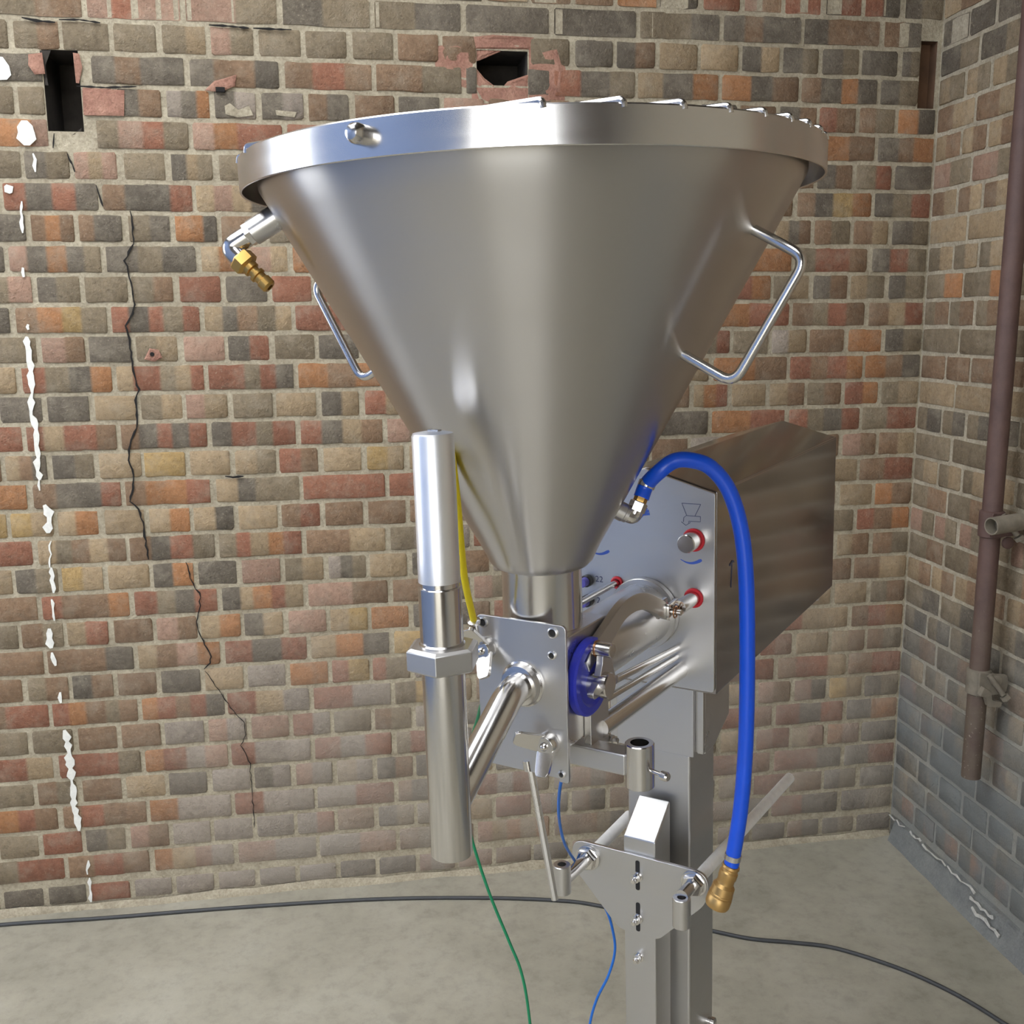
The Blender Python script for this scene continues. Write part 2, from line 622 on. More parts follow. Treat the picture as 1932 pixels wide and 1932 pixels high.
def brick_geo(wd, ht, bands, rnd, rough=0.0):
    """front of one brick, local: x along, z up, face at y = 0, goes back to y = +0.02; columns follow its colour bands"""
    nb = len(bands)
    e = .0045
    cuts = [-wd / 2 + e]
    xs = []
    for k in range(nb):
        a = -wd / 2 + wd * k / nb
        b = a + wd / nb
        if k: a += rnd.uniform(-.12, .12) * wd / nb
        xs.append([a, k])
    edges = [x[0] for x in xs] + [wd / 2]
    cols_ = []
    for k in range(nb):
        a = edges[k] + (e if k == 0 else .0038)
        b = edges[k + 1] - (e if k == nb - 1 else .0038)
        cols_.append((a, k))
        if b - a > .05:
            cols_.append(((a + b) / 2, k))
        cols_.append((b, k))
    cols_ = [(-wd / 2, 0)] + cols_ + [(wd / 2, nb - 1)]
    v, f, cc = [], [], []
    proud = rnd.uniform(-.0016, .0012)
    gain = [rnd.uniform(.93, 1.07) for _ in range(nb)]
    n = len(cols_)
    for k, (x, bi) in enumerate(cols_):
        end = k in (0, n - 1)
        jt, jb = rnd.uniform(-.0022, .0012), rnd.uniform(-.0022, .0012)
        if end:
            jt -= rnd.choice((.001, .001, .002, .005))
            jb -= rnd.choice((.001, .001, .002, .005))
            x += rnd.uniform(-.0012, .0012)
        zt, zb = ht / 2 + jt, -ht / 2 - jb
        yf = proud + (.0018 if end else rnd.uniform(-.0006, .0006 + rough))
        ye = proud + .0022 + (.0012 if end else 0)
        v += [(x, .02, zb), (x, ye, zb), (x, yf, zb + .0032), (x, yf, zt - .0032), (x, ye, zt), (x, .02, zt)]
        c = PAL[bands[bi]]
        g = gain[bi]
        cc += [tuple(lin(min(255, a * g)) for a in c) + (1,)] * 6
    for k in range(n - 1):
        for j in range(5):
            a = k * 6 + j
            f.append((a, a + 6, a + 7, a + 1))
    f.append((0, 1, 2, 3, 4, 5))
    o = (n - 1) * 6
    f.append((o + 5, o + 4, o + 3, o + 2, o + 1, o))
    return v, f, cc


def put_mesh(name, v, f, cc, mat, parent, kind=None):
    me = bpy.data.meshes.new(name)
    me.from_pydata(v, [], f)
    ca = me.color_attributes.new('Col', 'FLOAT_COLOR', 'POINT')
    ca.data.foreach_set('color', [x for c in cc for x in c])
    for p in me.polygons:
        p.use_smooth = True
    me.set_sharp_from_angle(angle=math.radians(50))
    me.materials.append(mat)
    o = bpy.data.objects.new(name, me)
    col.objects.link(o)
    o.parent = parent
    if kind:
        o['kind'] = kind
    return o


def project(p):
    d = Vector(p) - CAM
    z = d.dot(fwd)
    if z < .05:
        return None
    return 966 + 1932 * d.dot(r2) / z, 966 - 1932 * d.dot(u2) / z


# colour bands of the courses as they lie in the photograph, from the left edge (header courses: one entry a brick)
LEFT = {
    -1: 'GB|PRPP|PG|DG|GD', 0: 'G|GB|G|G|GT|PG|G|G|G', 1: 'D|DBDD|DBBD|BRB|BG', 2: 'G|G|P|DB|LDO|DL|DL|BD|B',
    3: 'OOP|GPRG|PORR|RB', 4: 'DG|DG|PTP|G|DTG|G|TG|B', 5: 'RDRD|BDDR|TPTDP|DB', 6: 'D|BOB|BDD|GD|OOD|B|G',
    7: 'PDODG|DGD|TOTPT|OR', 8: 'GP|DG|G|GB|RR|D|R|R', 9: 'BOYG|RDRGR|TDBGT|RR', 10: 'G|PB|D|GT|P|DR|G|D',
    11: 'RGDO|TRRGTR|RRGRD|OBO', 12: 'D|D|T|GT|PT|G|T|DT', 13: 'RTRRB|BDRDR|DRGR|RDTB', 14: 'TBD|DG|T|Y|T|TG|RB|T',
    15: 'BDDR|BOOR|TDGG|RR', 16: 'TY|YT|TO|T|TO|TD|T|BR', 17: 'TGBTB|BDRG|GRTOR|BT', 18: 'T|DG|YT|T|DO|D|P|GT',
    19: 'RBBO|RGDR|DTORT|PB', 20: 'BG|BG|TR|B|PB|TO|DT|P', 21: 'BBD|TBPO|RDR|TOD', 22: 'B|GB|DB|B|D|T|L|O',
    23: 'ROBGB|ORBRD|RTL|RL', 24: 'G|G|B|B|L|PL|P|RL', 25: 'RRRG|ORLP|RLL|RLR', 26: 'G|BG|B|T|D|L|DL|PL',
    27: 'BRBB|OLL|RLL|LR', 28: 'G|R|DG|PB|L|L|L|LR', 29: 'BRB|OTPL|PL|LP', 30: 'D|D|R|L|L|L|L|L'}
LEFT_EDGE = {7: 'BD', 9: 'BD', 11: 'T', 13: 'R', 15: 'DO', 17: 'R', 19: 'B', 21: 'GB', 23: 'BR', 25: 'BRT', 27: 'BORB', 29: 'GR'}
LEFT = {k: (LEFT_EDGE[k] + '|' + v if k in LEFT_EDGE else v) for k, v in LEFT.items()}
# and back from the corner on the right
RIGHT = {
    -1: 'DG|RD|DR|R|PB', 0: 'BD|DBB|DBDD', 1: 'DG|D|DG|DG|DT', 2: 'DG|BDOD|ODB|TDO', 3: 'OD|BG|RB|DB',
    4: 'DBO|DOB|OB', 5: 'D|GR|DB|B|OB', 6: 'DGR|BDYO|RB', 7: 'DG|BT|BG|TDB|OB', 8: 'DRG|GRRB|BO', 9: 'DG|TG|DB|GT|RO',
    10: 'BTR|BGRB|OR', 11: 'DG|OO|B|LT|G', 12: 'OBD|RBRO|OB', 13: 'GT|RO|GB|TB|T', 14: 'GR|RGDR|OR', 15: 'BT|PB|TB|T|G',
    16: 'BR|OBT|RB', 17: 'OB|TT|RB|RB|T', 18: 'RBO|TG|OR', 19: 'BG|TB|OB|B|T', 20: 'BT|BTB|OT', 21: 'GB|T|BT|RB|B',
    22: 'BRO|RTT|TB', 23: 'BG|TB|T|RP|B', 24: 'BR|BRRT|PR', 25: 'DG|YT|PD|PB|T', 26: 'DO|RDR|RP', 27: 'D|OP|TP|PR|T',
    28: 'DR|RRD|RP', 29: 'D|DG|B|R|T', 30: 'DG|RD|BD'}
RIGHT = {k - 1: v for k, v in RIGHT.items()}
RIGHT[30] = 'D|DG|BD|D'
KINDS = 'DGBROTPYL'
WT_L = (20, 16, 18, 11, 6, 12, 9, 3, 5)
WT_TOP = (30, 22, 26, 11, 5, 3, 4, 0, 0)


def rand_bands(rnd, stretcher, i):
    n = rnd.choice((2, 3, 4, 4, 5)) if stretcher else rnd.choice((1, 1, 1, 2, 2, 3))
    if i < 3 and stretcher: n = rnd.choice((1, 2, 2, 3))
    return ''.join(rnd.choices(KINDS, WT_TOP if i < 5 else WT_L, k=n))


def lay(wall, mat, courses, joints_of, place, u_end, tables, holes, keep, name_stuff):
    """lay every course; the bricks chosen by KEEP become parts of their own, the rest one part of kind stuff"""
    rnd = random.Random(11)
    todo = []
    for i in courses:
        zb, zt = zrow(i)
        js, stretcher = joints_of(i)
        bands = {}
        L, R = tables[0].get(i), tables[1].get(i)
        vis = [k for k in range(len(js) - 1) if tables[2] is not None and js[k + 1] > tables[2](i)]
        if L:
            for k, s in zip(vis, L.split('|')):
                bands[k] = s
        if R:
            for k, s in enumerate(R.split('|')):
                bands[len(js) - 2 - k] = s
        for k in range(len(js) - 1):
            a, b = js[k] + .0065 + rnd.uniform(-.002, .002), js[k + 1] - .0065 + rnd.uniform(-.002, .002)
            if k == len(js) - 2:
                b = js[k + 1] - .002
            c, d = zb + JT / 2, zt - JT / 2
            if i == 30:
                d -= .012
            s = bands.get(k) or rand_bands(rnd, stretcher, i)
            pieces = [(a, b, s)]
            for h in holes:
                if d > h[2] + .012 and c < h[3] - .012:
                    nxt = []
                    for (p, q, t) in pieces:
                        if q <= h[0] or p >= h[1]:
                            nxt.append((p, q, t))
                            continue
                        if h[0] - p > .02: nxt.append((p, h[0] - .002, t))
                        if q - h[1] > .02: nxt.append((h[1] + .002, q, t))
                    pieces = nxt
            for (p, q, t) in pieces:
                todo.append((p, q, c, d, t, i))
    scored = []
    for n, b in enumerate(todo):
        p, q, c, d, t, i = b
        uvp = project(place((p + q) / 2, (c + d) / 2))
        scored.append((keep(uvp, q - p) if uvp else 0, n))
    scored.sort(key=lambda s: (-s[0], s[1]))
    own = {n for s, n in scored[:300] if s > 0}
    V, F, CC = [], [], []
    for n, (p, q, c, d, t, i) in enumerate(todo):
        v, f, cc = brick_geo(q - p, d - c, t, rnd, .004 if i < 0 else 0)
        ctr = place((p + q) / 2, (c + d) / 2)
        rot = place.rot
        if n in own:
            o = put_mesh('brick', v, f, cc, mat, wall)
            o.location = ctr
            o.rotation_euler.z = rot
        else:
            k = len(V)
            cs, sn = math.cos(rot), math.sin(rot)
            V += [(ctr[0] + x * cs - y * sn, ctr[1] + x * sn + y * cs, ctr[2] + z) for x, y, z in v]
            F += [tuple(x + k for x in g) for g in f]
            CC += cc
    put_mesh(name_stuff, V, F, CC, mat, wall, 'stuff')


def back_place(u, z):
    return (u, 0.0, z)


back_place.rot = 0.0


def right_place(u, z):
    return (0.0, u, z)


right_place.rot = -math.pi / 2


def back_joints(i):
    st = i % 2 == 1
    p, o = (.23, -.175) if st else (.115, -.119)
    js = [0.0]
    x = o
    while x > ROOM_L + .1:
        js.append(x)
        x -= p
    return js[::-1], st


def right_joints(i):
    st = i % 2 == 0
    p, o = (.23, -.182) if st else (.115, -.127)
    js = [-.004]
    x = o
    while x > -2.4:
        js.append(x)
        x -= p
    return js[::-1], st


def left_edge(i):
    """x on the back wall at the picture's left edge, at the height of course i"""
    z = sum(zrow(i)) / 2
    lo, hi = -100.0, 2100.0
    for _ in range(40):
        v = (lo + hi) / 2
        d = fwd - r2 * .5 - u2 * ((v - 966) / 1932)
        p = CAM + d * (-CAM.y / d.y)
        if p.z > z: lo = v
        else: hi = v
    return p.x + .013


CONE_POLY = [(430, 210), (1565, 200), (1560, 340), (1145, 1040), (1105, 1190), (1270, 1090), (1350, 900), (1580, 830), (1580, 1130), (1350, 1310),
             (1345, 1932), (1180, 1932), (1180, 1480), (900, 1480), (895, 1620), (810, 1610), (775, 815), (480, 350)]


def inside(p, poly):
    x, y = p
    r = False
    for i in range(len(poly)):
        (x1, y1), (x2, y2) = poly[i - 1], poly[i]
        if (y1 > y) != (y2 > y) and x < (x2 - x1) * (y - y1) / (y2 - y1) + x1:
            r = not r
    return r


def keep_back(uvp, wd):
    x, y = uvp
    if not (-30 < x < 1960 and -20 < y < 1780):
        return 0
    if inside((x, y), CONE_POLY):
        return 0
    return wd * (1.3 - x / 4000)


lay(wall_back, M['brick'], range(-13, 31), back_joints, back_place, 0, (LEFT, RIGHT, left_edge), HOLES, keep_back, 'more_bricks')


def keep_right(uvp, wd):
    x, y = uvp
    return wd if (1600 < x < 1990 and -40 < y < 1900) else 0


RB = {i: '|'.join(random.Random(i * 3 + 1).choice(('G', 'GB', 'DG', 'TG', 'PG', 'BT', 'GO', 'GD', 'B', 'TB', 'T', 'G', 'OG', 'D', 'GT')) for _ in range(6)) for i in range(-13, 31)}
lay(wall_right, M['brick_r'], range(-13, 31), right_joints, right_place, 0, ({}, RB, None), [], keep_right, 'more_bricks')

# cavities, broken faces, crack, drips on the back wall
Y0 = -.0035


def rough_patch(name, pts, mat, y, seed, amp=.006, parent=wall_back, n=14):
    """a lumpy broken face filling a polygon fan"""
    rnd = random.Random(seed)
    cx = sum(p[0] for p in pts) / len(pts)
    cz = sum(p[1] for p in pts) / len(pts)
    v, f = [], []
    rings = (1, .82, .6, .35)
    N = len(pts)
    for k, s in enumerate(rings):
        for p in pts:
            v.append((cx + (p[0] - cx) * s, y - (0 if k == 0 else rnd.uniform(0, amp)), cz + (p[1] - cz) * s))
    v.append((cx, y - amp * .4, cz))
    for k in range(len(rings) - 1):
        for i in range(N):
            a, b = k * N + i, k * N + (i + 1) % N
            f.append((a, b, b + N, a + N))
    o = (len(rings) - 1) * N
    for i in range(N):
        f.append((o + i, o + (i + 1) % N, len(v) - 1))
    mb = MB()
    mb.add(v, f)
    return mb.build(name, mat, parent, sharp=30)


for h, m in ((HOLES[0], M['cavity']), (HOLES[1], M['cavity']), (HOLES[2], M['timber'])):
    a, b, c, d, e = h
    y1 = REC + e - .004
    y0 = REC + .001
    mb = MB()
    q = [(a + .001, c + .001), (b - .001, c + .001), (b - .001, d - .001), (a + .001, d - .001)]
    for i in range(4):
        x, y = q[i], q[(i + 1) % 4]
        mb.add([(x[0], y0, x[1]), (y[0], y0, y[1]), (y[0], y1, y[1]), (x[0], y1, x[1])], [(0, 1, 2, 3)])
    mb.add([(p[0], y1, p[1]) for p in q], [(0, 1, 2, 3)])
    mb.build('cavity_lining' if m is M['cavity'] else 'timber_plug', m, wall_back, sharp=0)
rough_patch('broken_brick_face', [(-1.40, 2.225), (-1.30, 2.20), (-1.30, 2.30), (-1.34, 2.315), (-1.405, 2.305)], M['broken'], .004, 3)
rough_patch('broken_brick_face', [(-1.155, 2.17), (-1.06, 2.18), (-1.055, 2.25), (-1.075, 2.325), (-1.155, 2.33)], M['broken'], .003, 4)
rough_patch('broken_brick_face', [(-1.30, 2.302), (-1.15, 2.305), (-1.14, 2.335), (-1.25, 2.338), (-1.31, 2.33)], M['broken'], .004, 5)
rough_patch('broken_brick_face', [(-1.31, 2.16), (-1.15, 2.16), (-1.15, 2.213), (-1.31, 2.213)], M['broken'], .005, 6)
rough_patch('broken_brick_face', [(-2.265, 2.118), (-2.17, 2.118), (-2.165, 2.178), (-2.262, 2.182)], M['broken'], Y0, 8, .004)
rough_patch('broken_brick_face', [(-1.975, 2.182), (-1.935, 2.180), (-1.90, 2.195), (-1.895, 2.222), (-1.925, 2.212), (-1.95, 2.205)], M['broken'], Y0, 9, .005)
MB().box(-1.947, -1.925, Y0 - .007, .004, 2.179, 2.190).build('hole_shade_plug', M['crack'], wall_back, sharp=0)  # dark block on the face, painted shade of a small hole
rough_patch('broken_brick_face', [(-2.165, 1.524), (-2.14, 1.518), (-2.12, 1.528), (-2.128, 1.548), (-2.15, 1.552)], M['broken'], Y0, 10, .003)
MB().cyl((-2.144, Y0 - .005, 1.537), (-2.144, .0, 1.537), .0055, seg=10).build('hole_shade_plug', M['crack'], wall_back, sharp=0)  # dark plug on the face, its colour stands for a shaded hole


def wall_ribbon(name, pts, wd, mat, y=Y0, d=.0016, seed=1, jit=.0):
    rnd = random.Random(seed)
    P = []
    W = []
    for (x0, z0), (x1, z1) in zip(pts, pts[1:]):
        k = max(2, int(((x1 - x0) ** 2 + (z1 - z0) ** 2) ** .5 / .011))
        for s in range(k):
            t = s / k
            P.append((x0 + (x1 - x0) * t + rnd.uniform(-jit, jit), z0 + (z1 - z0) * t))
            W.append(wd * rnd.uniform(.45, 1.5))
    P.append(pts[-1])
    W.append(wd * .4)
    W[0] = wd * .4
    mb = MB()
    mb.stroke(P, (0, y, 0), (1, 0, 0), (0, 0, 1), (0, -1, 0), W, d)
    return mb.build(name, mat, wall_back, sharp=0)


def wx(u, v):
    """pixel of the photograph to the back wall plane"""
    d = fwd + r2 * ((u - 966) / 1932) - u2 * ((v - 966) / 1932)
    t = -CAM.y / d.y
    p = CAM + d * t
    return (p.x, p.z)


for pts, sd in (([(54, 103), (80, 100), (86, 140), (66, 141), (54, 124)], 41), ([(138, 100), (150, 102), (156, 128), (150, 158), (144, 157)], 42)):
    rough_patch('broken_brick_face', [wx(*p) for p in pts], M['broken'], Y0, sd, .003)
for pts, sd in (([(958, 153), (1002, 138), (1002, 172), (942, 172)], 43), ([(893, 120), (914, 146), (936, 163), (930, 172), (893, 172)], 44), ([(893, 88), (965, 88), (905, 113), (893, 116)], 45),
                ([(72, 90), (96, 90), (84, 118), (90, 160), (84, 160)], 46), ([(153, 240), (153, 262), (112, 262), (140, 250)], 47)):
    rough_patch('cavity_edge', [wx(*p) for p in pts], M['broken'] if sd < 46 else M['cavity'], .006, sd, .004)
CR = [(247, 398), (251, 430), (252, 460), (236, 492), (243, 512), (251, 545), (254, 575), (247, 600), (236, 615), (243, 632), (248, 665),
      (252, 700), (262, 735), (256, 755), (260, 800), (247, 830), (243, 868), (250, 885), (254, 905), (246, 945)]
wall_ribbon('crack', [wx(*p) for p in CR], .0042, M['crack'], jit=.002)  # dark strips on the brick face stand for the shaded groove
wall_ribbon('crack', [wx(*p) for p in [(246, 945), (262, 960), (270, 985), (275, 1020), (281, 1055)]], .0045, M['crack'], jit=.002)
wall_ribbon('crack', [wx(*p) for p in [(352, 1060), (360, 1090), (368, 1110), (378, 1118), (377, 1150), (372, 1172), (376, 1195), (387, 1215), (398, 1238),
                                       (396, 1250), (385, 1262)]], .003, M['crack'], jit=.002)
wall_ribbon('crack', [wx(*p) for p in [(388, 1265), (412, 1300), (440, 1340), (462, 1362), (463, 1385), (455, 1405), (472, 1440), (476, 1490), (480, 1560)]],
            .0018, M['crack'], jit=.002)
wall_ribbon('crack', [wx(*p) for p in [(103, 252), (101, 280)]], .004, M['crack'])
wall_ribbon('crack', [wx(*p) for p in [(128, 290), (131, 300), (138, 312), (142, 325)]], .004, M['crack'])
wall_ribbon('crack', [wx(*p) for p in [(182, 350), (190, 375), (195, 390)]], .004, M['crack'])
for seg, wd in (([(40, 100), (46, 135)], .0), ([(48, 228), (50, 250), (52, 275)], .026), ([(65, 290), (68, 325)], .006), ([(10, 350), (22, 365)], .014),
                ([(40, 380), (44, 440)], .005), ([(44, 505), (46, 523)], .010), ([(55, 612), (55, 622)], .010),
                ([(50, 635), (56, 670), (60, 700), (62, 742)], .011), ([(62, 742), (60, 775), (66, 800), (70, 840), (72, 880), (76, 905)], .010),
                ([(74, 905), (76, 925)], .005), ([(86, 952), (95, 975), (92, 1005)], .016), ([(96, 1020), (95, 1070)], .004),
                ([(97, 1070), (102, 1118)], .007), ([(98, 1130), (104, 1170)], .007), ([(92, 1185), (98, 1222)], .014),
                ([(100, 1230), (106, 1255)], .009), ([(124, 1376), (130, 1420), (137, 1470)], .013), ([(137, 1470), (141, 1520), (150, 1566)], .011),
                ([(166, 1622), (166, 1648)], .006), ([(168, 1655), (173, 1700)], .006), ([(115, 1305), (116, 1325)], .009)):
    if wd:
        wall_ribbon('paint_drip', [wx(*p) for p in seg], wd * 1.3, M['white'], d=.0022, seed=len(seg) * 7 + int(seg[0][1]), jit=.003)
rough_patch('paint_splash', [wx(*p) for p in [(-14, 106), (6, 108), (18, 125), (22, 142), (14, 151), (-14, 152)]], M['white'], Y0, 12, .001)
for pts, s in (([(424, 200), (434, 195), (450, 208), (470, 200), (478, 218), (450, 222), (426, 216)], 31),
               ([(520, 208), (560, 212), (556, 222), (522, 218)], 32)):
    rough_patch('lime_bloom', [wx(*p) for p in pts], M['mortar'], Y0, s, .0008)
wall_ribbon('open_joint', [wx(*p) for p in [(42, 34), (70, 40), (105, 43)]], .006, M['crack'])
wall_ribbon('open_joint', [wx(*p) for p in [(112, 38), (150, 38), (190, 44)]], .004, M['crack'])
wall_ribbon('open_joint', [wx(*p) for p in [(395, 48), (430, 50), (470, 54)]], .005, M['crack'])
wall_ribbon('open_joint', [wx(*p) for p in [(145, 163), (200, 166), (258, 164)]], .004, M['crack'])
wall_ribbon('open_joint', [wx(*p) for p in [(478, 54), (520, 56), (550, 57)]], .005, M['crack'])
wall_ribbon('open_joint', [wx(*p) for p in [(425, 898), (440, 900), (460, 898)]], .005, M['crack'])
# cement fillet along the foot of both walls
mb = MB()
rnd = random.Random(5)
xs = [ROOM_L + k * .09 for k in range(int(-ROOM_L / .09) + 1)] + [-.004]
v = []
for x in xs:
    a, b = rnd.uniform(.010, .022), rnd.uniform(.010, .022)
    v += [(x, .0, a), (x, -b * .35, a * .8), (x, -b, .0), (x, .0, -.002)]
f = []
for k in range(len(xs) - 1):
    for j in range(4):
        f.append((k * 4 + j, k * 4 + (j + 1) % 4, k * 4 + 4 + (j + 1) % 4, k * 4 + 4 + j))
mb.add(v, f)
mb.build('cement_fillet', M['mortar'], wall_back, sharp=40)
mb = MB()
ys = [-3.4 + k * .08 for k in range(43)]
v = []
for y in ys:
    g = min(1, max(.15, (-y) / .5))
    a, b = (.062 + rnd.uniform(-.010, .012)), .012 + .014 * g + rnd.uniform(-.004, .004)
    v += [(.004, y, a), (-.008, y, a - .004), (-.016, y, a * .5), (-b - .012, y, .0), (.004, y, -.002)]
f = []
for k in range(len(ys) - 1):
    for j in range(5):
        f.append((k * 5 + j, k * 5 + (j + 1) % 5, k * 5 + 5 + (j + 1) % 5, k * 5 + 5 + j))
f += [(0, 1, 2, 3, 4), tuple(reversed(range(len(v) - 5, len(v))))]
mb.add(v, f)
mb.build('cement_skirting', M['render'], wall_right, sharp=40)
rnd = random.Random(9)
for y0, y1, z, wd in ((-.02, -.11, .076, .005), (-.14, -.20, .079, .007), (-.21, -.33, .077, .006), (-.34, -.47, .075, .009), (-.46, -.56, .055, .012), (-.48, -.60, .032, .014)):
    P = [(y0 + (y1 - y0) * k / 6, z + rnd.uniform(-.006, .006)) for k in range(7)]
    mb = MB().stroke(P, (-.0125 - (.08 - z) * .28, 0, 0), (0, 1, 0), (0, 0, 1), (-1, 0, 0), [wd * .6 * rnd.uniform(.3, 1.5) for _ in P], .004)
    mb.build('lime_crust', M['crust'], wall_right, sharp=0)

# ---------------------------------------------------------------- the filling machine
# machine frame: X across its face, Y along its axis away from the camera, Z up (it leans a little)
AX = Vector((0.76249, -0.64667, 0.02056))
AY = Vector((0.64657, 0.76276, 0.01237))
AZ = Vector((-0.02368, 0.00387, 0.99971))
ORG = Vector((-1.41422, -1.67842, 0.0))
MW = Matrix((AX, AY, AZ)).transposed().to_4x4()
MW.translation = ORG
mach = empty('filling_machine', MW)
tag(mach, 'stainless steel depositor filling machine with large conical hopper on a square column', 'filling machine')
X, Y, Z = (1, 0, 0), (0, 1, 0), (0, 0, 1)
NX, NY, NZ = (-1, 0, 0), (0, -1, 0), (0, 0, -1)
ST, PO, SA = M['steel'], M['polish'], M['satin']

# --- hopper
K = .5595


def rc(z):
    return .060 + K * (z - 1.36)


prof = [(.046, 1.346), (.053, 1.349), (.0585, 1.3545), (.062, 1.362)]
prof += [(rc(z), z) for z in [1.372 + (1.756 - 1.372) * k / 14 for k in range(15)]]
inner = [(r - .0025, z + .001) for r, z in reversed(prof)]
hopper = MB().lathe((0, 0, 0), Z, prof + [(rc(1.756) + .0008, 1.760), (rc(1.756) + .0008, 1.7825), (rc(1.756) - .0018, 1.7825), (rc(1.756) - .0018, 1.760)] + inner[1:], 128, False, False).build('hopper', M['steel_cone'], mach, 40)
MB().lathe((0, 0, 0), Z, [(.2975, 1.7540), (.2980, 1.7532), (.2995, 1.7532), (.3, 1.7540), (.3, 1.7835), (.2985, 1.7850), (.2790, 1.7850), (.2790, 1.7822), (.2975, 1.7822), (.2975, 1.7540)], 128, False, False).build('rim_band', M['steel_rim'], hopper, 25, label='broad rolled rim of the hopper')
for k in range(-7, 8):
    y = .0195 + k * .039
    if abs(y) > .292:
        continue
    hx = (.2985 ** 2 - y * y) ** .5
    pts = fillet([(-hx, y, 1.781), (-hx + .001, y, 1.7870), (hx - .001, y, 1.7870), (hx, y, 1.781)], .003, 4)
    MB().tube(pts, .0030, 10).build('grille_bar', PO, hopper)


def on_cone(az, z, out=0.0):
    """point on the cone's outside at an azimuth, moved out along its normal"""
    a = math.radians(az)
    nr, nz = 1 / math.hypot(1, K), -K / math.hypot(1, K)
    r = rc(z) + out * nr
    return Vector((r * math.cos(a), r * math.sin(a), z + out * nz))


for az in (-4.0, 183.0):
    p = [on_cone(az - (0 if az < 0 else 0), 1.697, -.002), on_cone(az, 1.697, .058), on_cone(az - (3 if az < 0 else 0), 1.583, .058), on_cone(az - (5 if az < 0 else 0), 1.583, -.002)]
    MB().tube(fillet(p, .016, 7), .0050, 14).build('handle', PO, hopper)
    for q in (p[0], p[3]):
        pass
a = math.radians(-86.5)
d = Vector((math.cos(a), math.sin(a), 0))
MB().lathe(Vector((0, 0, 1.771)) + d * .299, d, [(.0085, 0), (.0085, .012), (.0078, .016), (.0055, .0195), (.002, .021)], 20).build('rim_stud', PO, hopper)
# washing inlet high on the left: welded socket, elbow and brass coupling
p0 = on_cone(-149, 1.737, -.004)
p1 = on_cone(-149, 1.737, .030)
dn = (p1 - p0).normalized()
MB().lathe(p0, dn, [(.0138, 0), (.0138, .036), (.0125, .037), (.0105, .037)], 24).build('inlet_socket', ST, hopper)
p2 = p1 + dn * .004
p3 = p1 + dn * .032
vw = Vector((AX.dot(r2), AY.dot(r2), AZ.dot(r2)))      # photograph's right, in machine axes
vd = Vector((-AX.dot(u2), -AY.dot(u2), -AZ.dot(u2)))   # photograph's down
dd = (vw * .72 + vd * .70).normalized()
mb = MB().lathe(p1 + dn * .001, dn, [(.0132, 0), (.0132, .007), (.0115, .0085)], 6)
mb.tube(fillet([p2, p3, p3 + dd * .018], .011, 6), .0112, 18)
mb.build('inlet_elbow', PO, hopper, 35)
MB().lathe(p3 + dd * .015, dd, [(.0125, 0), (.0142, .002), (.0142, .012), (.010, .0145)], 6).build('coupling_nut', M['brass'], hopper, 30)
MB().lathe(p3 + dd * .0285, dd, [(0.0088, 0.0000), (0.0088, 0.0061), (0.0063, 0.0071), (0.0063, 0.0112), (0.0088, 0.0122), (0.0088, 0.0153), (0.0068, 0.0163), (0.0068, 0.0214), (0.0081, 0.0224), (0.0081, 0.0306), (0.0061, 0.0326), (0.0037, 0.0326), (0.0037, 0.0204)],
           20, True, False).build('coupling_plug', M['brass'], hopper, 30)
# outlet elbow low on the right that carries the blue hose
q0 = on_cone(34, 1.408, -.003)
q1 = on_cone(34, 1.408, .014)
d1 = (q1 - q0).normalized()
MB().lathe(q0, d1, [(.011, 0), (.011, .012), (.010, .013), (.010, .017)], 22).build('outlet_socket', ST, hopper)
d2 = (vw * .38 - vd * .92).normalized()
HE = q1 + d1 * .007
mb = MB().tube(fillet([q1 - d1 * .002, HE, HE + d2 * .014], .006, 5), .0088, 16)
mb.lathe(HE + d2 * .008, d2, [(.0102, 0), (.0102, .010), (.0088, .011)], 6)
mb.build('outlet_elbow', PO, hopper, 35)
MB().lathe(HE + d2 * .019, d2, [(.0078, 0), (.0078, .006), (.007, .008), (.007, .012)], 6).build('hose_barb', M['brass'], hopper, 30)
g0 = on_cone(52, 1.446, -.002)
MB().lathe(g0, Vector((.5, .4, .75)), [(.008, 0), (.008, .012), (.0065, .014), (.0065, .02), (.0072, .021), (.0072, .027), (.005, .029)], 18).build('vent_plug', PO, hopper, 35)

# --- neck, valve block, face plate
MB().lathe((0, 0, 0), Z, [(.0455, 1.262), (.0455, 1.343), (.0462, 1.346), (.0462, 1.350)], 64).build('neck', M['polish'], mach, 35)
poly = [(-.048, 1.150), (.004, 1.150), (.014, 1.162), (.014, 1.238), (.062, 1.238), (.062, 1.278), (-.048, 1.278)]
block = MB().prism(poly, (-.050, 0, 0), Y, Z, X, .100).build('valve_block', ST, mach, bevel=.0015)
poly = rpoly([(-.056, 1.120), (.046, 1.120), (.046, 1.116), (.058, 1.116), (.058, 1.297), (-.056, 1.297)], [.006, .0, .0, .004, .007, .007])
plate = MB().prism(poly, (0, -.0535, 0), X, Z, Y, .0045).build('face_plate', SA, mach, bevel=.0008, label='flat face plate with bolt holes and wing nuts')
for n, z, r in ((-.0468, 1.2885, .0062), (.0425, 1.2880, .0062), (.0410, 1.2625, .005), (.0495, 1.126, .0045)):
    MB().lathe((n, -.0530, z), NY, [(r, 0), (r, .0022), (r - .0016, .0028), (r - .0022, .0012)], 18, True, False).build('bolt_hole', ST, plate)
    MB().lathe((n, -.0538, z), NY, [(r - .0018, 0), (r - .0018, .0006)], 16).build('bolt_shade_disc', M['dark'], plate)  # black disc paints the shade inside the bolt hole


